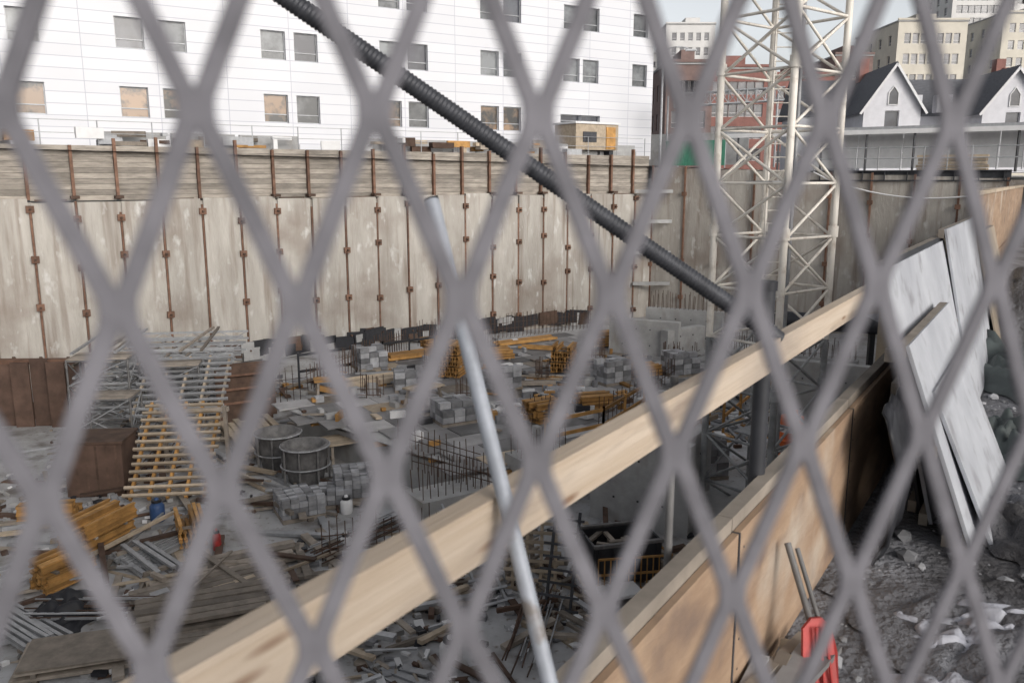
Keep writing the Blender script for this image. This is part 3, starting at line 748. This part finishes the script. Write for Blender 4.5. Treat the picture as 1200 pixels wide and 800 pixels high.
# ---------------------------------------------------------------- near side
mr=Matrix.Translation(hp(0,0,EYE-.52))@Matrix.Rotation(aH,4,'Z')
b=B('timber_guard_rail_beam'); b.box((1.2,0,0),(4.8,.04,.092),rail_m)
for x in(1.36,3.4):
    for z in(-.02,.02): b.cyl((x,-.022,z),(x,-.019,z),.003,dark,8)
o=b.done(matrix=mr,bevel=.003)
b=B('plywood_hoarding')
s=-.4
while s<14:
    e_=s+1.6; mid=s+.8
    top=EYE-1.01
    b.box(hp(mid,0,(top+ZL-.1)/2),(1.594,.02,top-ZL+.1),ply,rz=aH)
    b.box(hp(mid,-.035,top-.003),(1.594,.045,.09),wood,rz=aH)
    b.box(hp(s,.0,(top+ZL)/2),(.012,.026,top-ZL),dark,rz=aH)
    for k in range(6): b.cyl(hp(s+.05,.0095,ZL+.08+k*.1),hp(s+.05,.0115,ZL+.08+k*.1),.004,dark,6)
    s=e_
b.done()
b=B('hoarding_posts')
for s in(4.3,6.8,9.3,12): b.box(hp(s,-.1,(ZL-.3+EYE-.45)/2),(.09,.09,EYE-.45-ZL+.3),woodp,rz=aH)
b.done()
b=B('thin_steel_post'); b.cyl(hp(.93,-.1,ZL-.4),hp(.93,-.1,EYE-.5),.011,tubm,12); b.box(hp(.93,-.07,EYE-.56),(.04,.06,.03),tubm,rz=aH); b.done()
b=B('tall_plywood_hoarding')
for k in range(5): b.box(hp(9.6+k*2.44,-.02,EYE-.9),(2.43,.025,1.5),ply,rz=aH); b.box(hp(9.6+k*2.44,-.02,EYE-.13),(2.44,.1,.04),woodp,rz=aH)
b.done()
b=B('vertical_steel_pole'); PS=1.62; b.cyl(hp(PS,-.07,ZL-.4),hp(PS,-.07,EYE-.33),.027,dark,20)
b.cyl(hp(PS,-.07,EYE-.35),hp(PS,-.07,EYE-.32),.032,black,20); b.box(hp(PS,-.045,EYE-.52),(.1,.05,.02),dark,rz=aH); b.done()
b=B('ribbed_steel_tube')
P0=Vector((.80,2.52,EYE-.465)); P1=Vector((-.64,2.34,EYE+.50)); d_=(P1-P0); P1=P0+d_*1.5
Lt=(P1-P0).length; d_=(P1-P0).normalized(); u=d_.cross(Vector((0,0,1))).normalized(); v=u.cross(d_); n=20
vs=[];fs=[];rings=int(Lt/.003)
for i in range(rings+1):
    t=i*.003; r_=.0258+.0017*math.sin(t/.0125*2*math.pi)
    for j in range(n): a=2*math.pi*j/n; vs.append(P0+d_*t+(u*math.cos(a)+v*math.sin(a))*r_)
for i in range(rings):
    for j in range(n): fs.append((i*n+j,i*n+(j+1)%n,(i+1)*n+(j+1)%n,(i+1)*n+j))
b.add(vs,fs,tube_m,True); b.cyl(P0-d_*.03,P0+d_*.02,.024,dark,16); b.done()
b=B('leaning_conduit_pole')
p0=Vector((.31,.68,ZL)); p1=Vector((-.13,1.37,EYE-.034)); b.cyl(p0,p1,.0122,pole_m,20); b.cyl(p1,p1+(p1-p0)*.002,.0118,dark,20); b.done()
def board(name,s0,s1,nb,nt,zt,m,th=.018,frame=True):
    b=B(name); 
    A=hp(s0,nb,ZL+.02);Bq=hp(s1,nb,ZL+.02);C=hp(s1,nt,zt);D=hp(s0,nt,zt)
    nn=((Bq-A).cross(D-A)).normalized()*th
    vs=[A,Bq,C,D,A-nn,Bq-nn,C-nn,D-nn]
    b.add(vs,[(0,1,2,3),(7,6,5,4),(0,4,5,1),(1,5,6,2),(2,6,7,3),(3,7,4,0)],m)
    if frame:
        for f_ in(.02,.5,.98):
            b.bar(A+(D-A)*f_+nn*-2.2,Bq+(C-Bq)*f_+nn*-2.2,.04,.06,wood)
    return b.done(bevel=.002)
board('leaning_board',3.2,5.6,.34,.03,EYE-.42,panel_m)
board('leaning_board',3.35,5.7,.27,.01,EYE-.40,dark)
board('leaning_board',2.92,4.5,.54,.20,EYE-.72,panel_m)
board('leaning_board',3.0,4.5,.46,.14,EYE-.76,dark)
board('leaning_board',3.1,4.3,.60,.30,EYE-.95,panel_m,frame=False)
board('leaning_board',5.5,8.0,.34,.05,EYE-.34,panel_m)
board('leaning_board',7.6,9.8,.4,.1,EYE-.5,woodp)
b=B('curled_rubber_mat')
vs=[];fs=[];nu=18;nv=10
for i in range(nu+1):
    for j in range(nv+1):
        t=i/nu; a=-1.2+2.6*t; rad=.26+.03*math.sin(j*.9)
        vs.append(hp(2.6+.28*j/nv*1.6+.06*math.sin(i*.8),.14+rad*.4*(math.cos(a)),ZL+.34+.36*math.sin(a)+.02*math.sin(j*1.7+i)))
for i in range(nu):
    for j in range(nv): q=i*(nv+1)+j; fs.append((q,q+1,q+nv+2,q+nv+1))
b.add(vs,fs,black,True); o=b.done(); md=o.modifiers.new('s','SOLIDIFY'); md.thickness=.012
crumple('crumpled_plastic_sheet',(1.75,2.75,ZL),.7,.5,.09,plastic,60,1)
crumple('crumpled_plastic_sheet',(1.5,2.35,ZL),.5,.4,.07,plastic,50,5)
crumple('green_tarpaulin',(4.6,6.6,ZL),1.6,2.0,.55,tarpg,40,3,True)
crumple('green_tarpaulin',(3.2,4.9,ZL),.8,1.0,.3,tarpg,40,8,True)
crumple('dirt_mound',(2.6,3.6,ZL),.9,1.0,.18,asph,40,12,True)
crumple('dirt_mound',(2.0,2.6,ZL),1.4,1.2,.10,asph,40,22,True)
crumple('dirt_mound',(5.4,8.6,ZL),2.2,3.0,.7,asph,40,15,True)
b=B('wire_mesh_roll')
c0=hp(3.9,1.15,ZL+.16)
def PR(x,an): return c0+HD*x+(HN*math.cos(an)+Vector((0,0,math.sin(an))))*.15
for i in range(30):
    for k in range(16):
        a=2*math.pi*k/16; a2=a+2*math.pi/16; x0=i*.05
        b.bar(PR(x0,a),PR(x0+.05,a2),.005,.005,grey); b.bar(PR(x0+.05,a),PR(x0,a2),.005,.005,grey)
b.done()
b=B('red_snow_shovel')
base=hp(1.50,.22,ZL+.01)
A=[(-.055,0,0),(.055,0,0),(.06,.02,.14),(.05,.04,.22),(.018,.045,.25),(-.018,.045,.25),(-.05,.04,.22),(-.06,.02,.14)]
mt=Matrix.Translation(base)@Matrix.Rotation(.15,4,'Z')@Matrix.Rotation(-.12,4,'X')
f_=[mt@Vector(p) for p in A]; bk=[mt@(Vector(p)+Vector((0,.012,0))) for p in A]; n=len(A)
b.add(f_+bk,[tuple(range(n)),tuple(range(2*n-1,n-1,-1))]+[(i,n+i,n+(i+1)%n,(i+1)%n) for i in range(n)],red)
for x in(-.03,0,.03): b.cyl(mt@Vector((x,-.005,.03)),mt@Vector((x*.5,.02,.23)),.005,red,6)
b.cyl(mt@Vector((0,.045,.17)),mt@Vector((-.05,.15,.47)),.011,tubm,10); b.cyl(mt@Vector((.03,.045,.17)),mt@Vector((-.015,.15,.45)),.008,tubm,10)
b.done()
b=B('lumber_offcuts')
for k in range(22):
    p=hp(rr(.9,1.5),rr(.05,.18),ZL+.02+rr(0,.12)); b.box(p,(rr(.3,.8),rr(.03,.07),.02),random.choice([woodp,wood,tubm,grey]),rz=aH+rr(-.2,.2),ry=rr(-.15,.2))
b.done()
b=B('gravel')
ico=[(0,0,1),(.89,0,.45),(.28,.85,.45),(-.72,.53,.45),(-.72,-.53,.45),(.28,-.85,.45),(.72,.53,-.45),(-.28,.85,-.45),(-.89,0,-.45),(-.28,-.85,-.45),(.72,-.53,-.45),(0,0,-1)]
icf=[(0,1,2),(0,2,3),(0,3,4),(0,4,5),(0,5,1),(1,6,2),(2,7,3),(3,8,4),(4,9,5),(5,10,1),(6,7,2),(7,8,3),(8,9,4),(9,10,5),(10,6,1),(11,7,6),(11,8,7),(11,9,8),(11,10,9),(11,6,10)]
for k in range(2600):
    p=hp(rr(.8,11),.1+rr(0,1)*3.2,ZL); r_=.006+.045*R()**5
    b.add([(p.x+x*r_*rr(.7,1.3),p.y+y*r_*rr(.7,1.3),p.z+z*r_*rr(.5,.9)+r_*.2) for x,y,z in ico],icf,stone)
b.done()
# ---------------------------------------------------------------- expanded mesh fence (flat straight strands bonded in diamonds)
b=B('expanded_metal_mesh_fence')
FE=Vector((.973,.23,0)).normalized(); FN=Vector((-FE.y,FE.x,0)); FO=Vector((0,.285,0))
w=.054;h=.122; SW=.0066; TH=.0028
zb=EYE-.04-13*h; zt=EYE-.04+9*h
for c_ in range(-13,26):
    xl=-.018+c_*w/2
    path=[]; m=0; z=zb; e=.0048
    while z<zt:
        par=(m+c_)%2
        xa=xl+SW*.36; xb=xl+w/2-SW*.36
        if par: xa,xb=xb,xa
        path+= [(xa,z),(xa+(xb-xa)*.02,z+e),(xa+(xb-xa)*.5,z+h/4+rr(-.001,.001)),(xb-(xb-xa)*.02,z+h/2-e)]
        m+=1; z+=h/2
    vs=[];fs=[]; n=len(path)
    cs=[(-.5,-.3),(-.5,.3),(-.38,.5),(.38,.5),(.5,.3),(.5,-.3),(.38,-.5),(-.38,-.5)]; K=8
    for i,(x,z) in enumerate(path):
        a=path[max(0,i-1)];c2=path[min(n-1,i+1)]; tx,tz=c2[0]-a[0],c2[1]-a[1]; l=math.hypot(tx,tz); nx,nz_=tz/l,-tx/l
        for su,sv in cs:
            vs.append(FO+FE*(x+nx*su*SW)+Vector((0,0,z+nz_*su*SW))+FN*sv*TH)
    for i in range(n-1):
        for k in range(K): fs.append((i*K+k,i*K+(k+1)%K,(i+1)*K+(k+1)%K,(i+1)*K+k))
    b.add(vs,fs,fence_m,False)
b.done()
# ---------------------------------------------------------------- light, world, camera
wd=bpy.data.worlds.new('World'); scene.world=wd; wd.use_nodes=True
nt=wd.node_tree; N=nt.nodes; sk=N.new('ShaderNodeTexSky'); sk.sky_type='NISHITA'; sk.sun_disc=False
SE=24; SR=143
sk.sun_elevation=math.radians(SE); sk.sun_rotation=math.radians(SR); sk.air_density=1.0; sk.dust_density=4.0
hs=N.new('ShaderNodeHueSaturation'); hs.inputs['Saturation'].default_value=.22; hs.inputs['Value'].default_value=.84
nt.links.new(sk.outputs[0],hs.inputs['Color'])
# bright haze band towards the horizon
tc=N.new('ShaderNodeTexCoord'); sx=N.new('ShaderNodeSeparateXYZ'); nt.links.new(tc.outputs['Generated'],sx.inputs[0])
mr_=N.new('ShaderNodeMapRange'); mr_.inputs['From Min'].default_value=.16; mr_.inputs['From Max'].default_value=.40; mr_.inputs['To Min'].default_value=2.1; mr_.inputs['To Max'].default_value=1.0
nt.links.new(sx.outputs[2],mr_.inputs['Value'])
vm=N.new('ShaderNodeVectorMath'); vm.operation='SCALE'; nt.links.new(hs.outputs[0],vm.inputs[0]); nt.links.new(mr_.outputs[0],vm.inputs['Scale'])
nt.links.new(vm.outputs[0],N['Background'].inputs[0]); N['Background'].inputs[1].default_value=.135
sl=bpy.data.lights.new('sun','SUN'); sl.energy=.7; sl.angle=math.radians(14); sl.color=(1,.92,.82)
so=bpy.data.objects.new('sun',sl); scene.collection.objects.link(so)
sd=Vector((math.sin(math.radians(SR))*math.cos(math.radians(SE)),math.cos(math.radians(SR))*math.cos(math.radians(SE)),math.sin(math.radians(SE))))
so.rotation_euler=(-sd).to_track_quat('-Z','Y').to_euler()
cam=bpy.data.cameras.new('camera'); co=bpy.data.objects.new('camera',cam); scene.collection.objects.link(co)
cam.sensor_width=36; cam.lens=29.25; cam.clip_start=.02; cam.clip_end=3000
co.location=(0,0,EYE); co.rotation_euler=(math.radians(90-11),0,0)
cam.dof.use_dof=True; cam.dof.focus_distance=24; cam.dof.aperture_fstop=6.8
scene.camera=co
scene.view_settings.view_transform='Standard'; scene.view_settings.look='None'; scene.view_settings.exposure=0
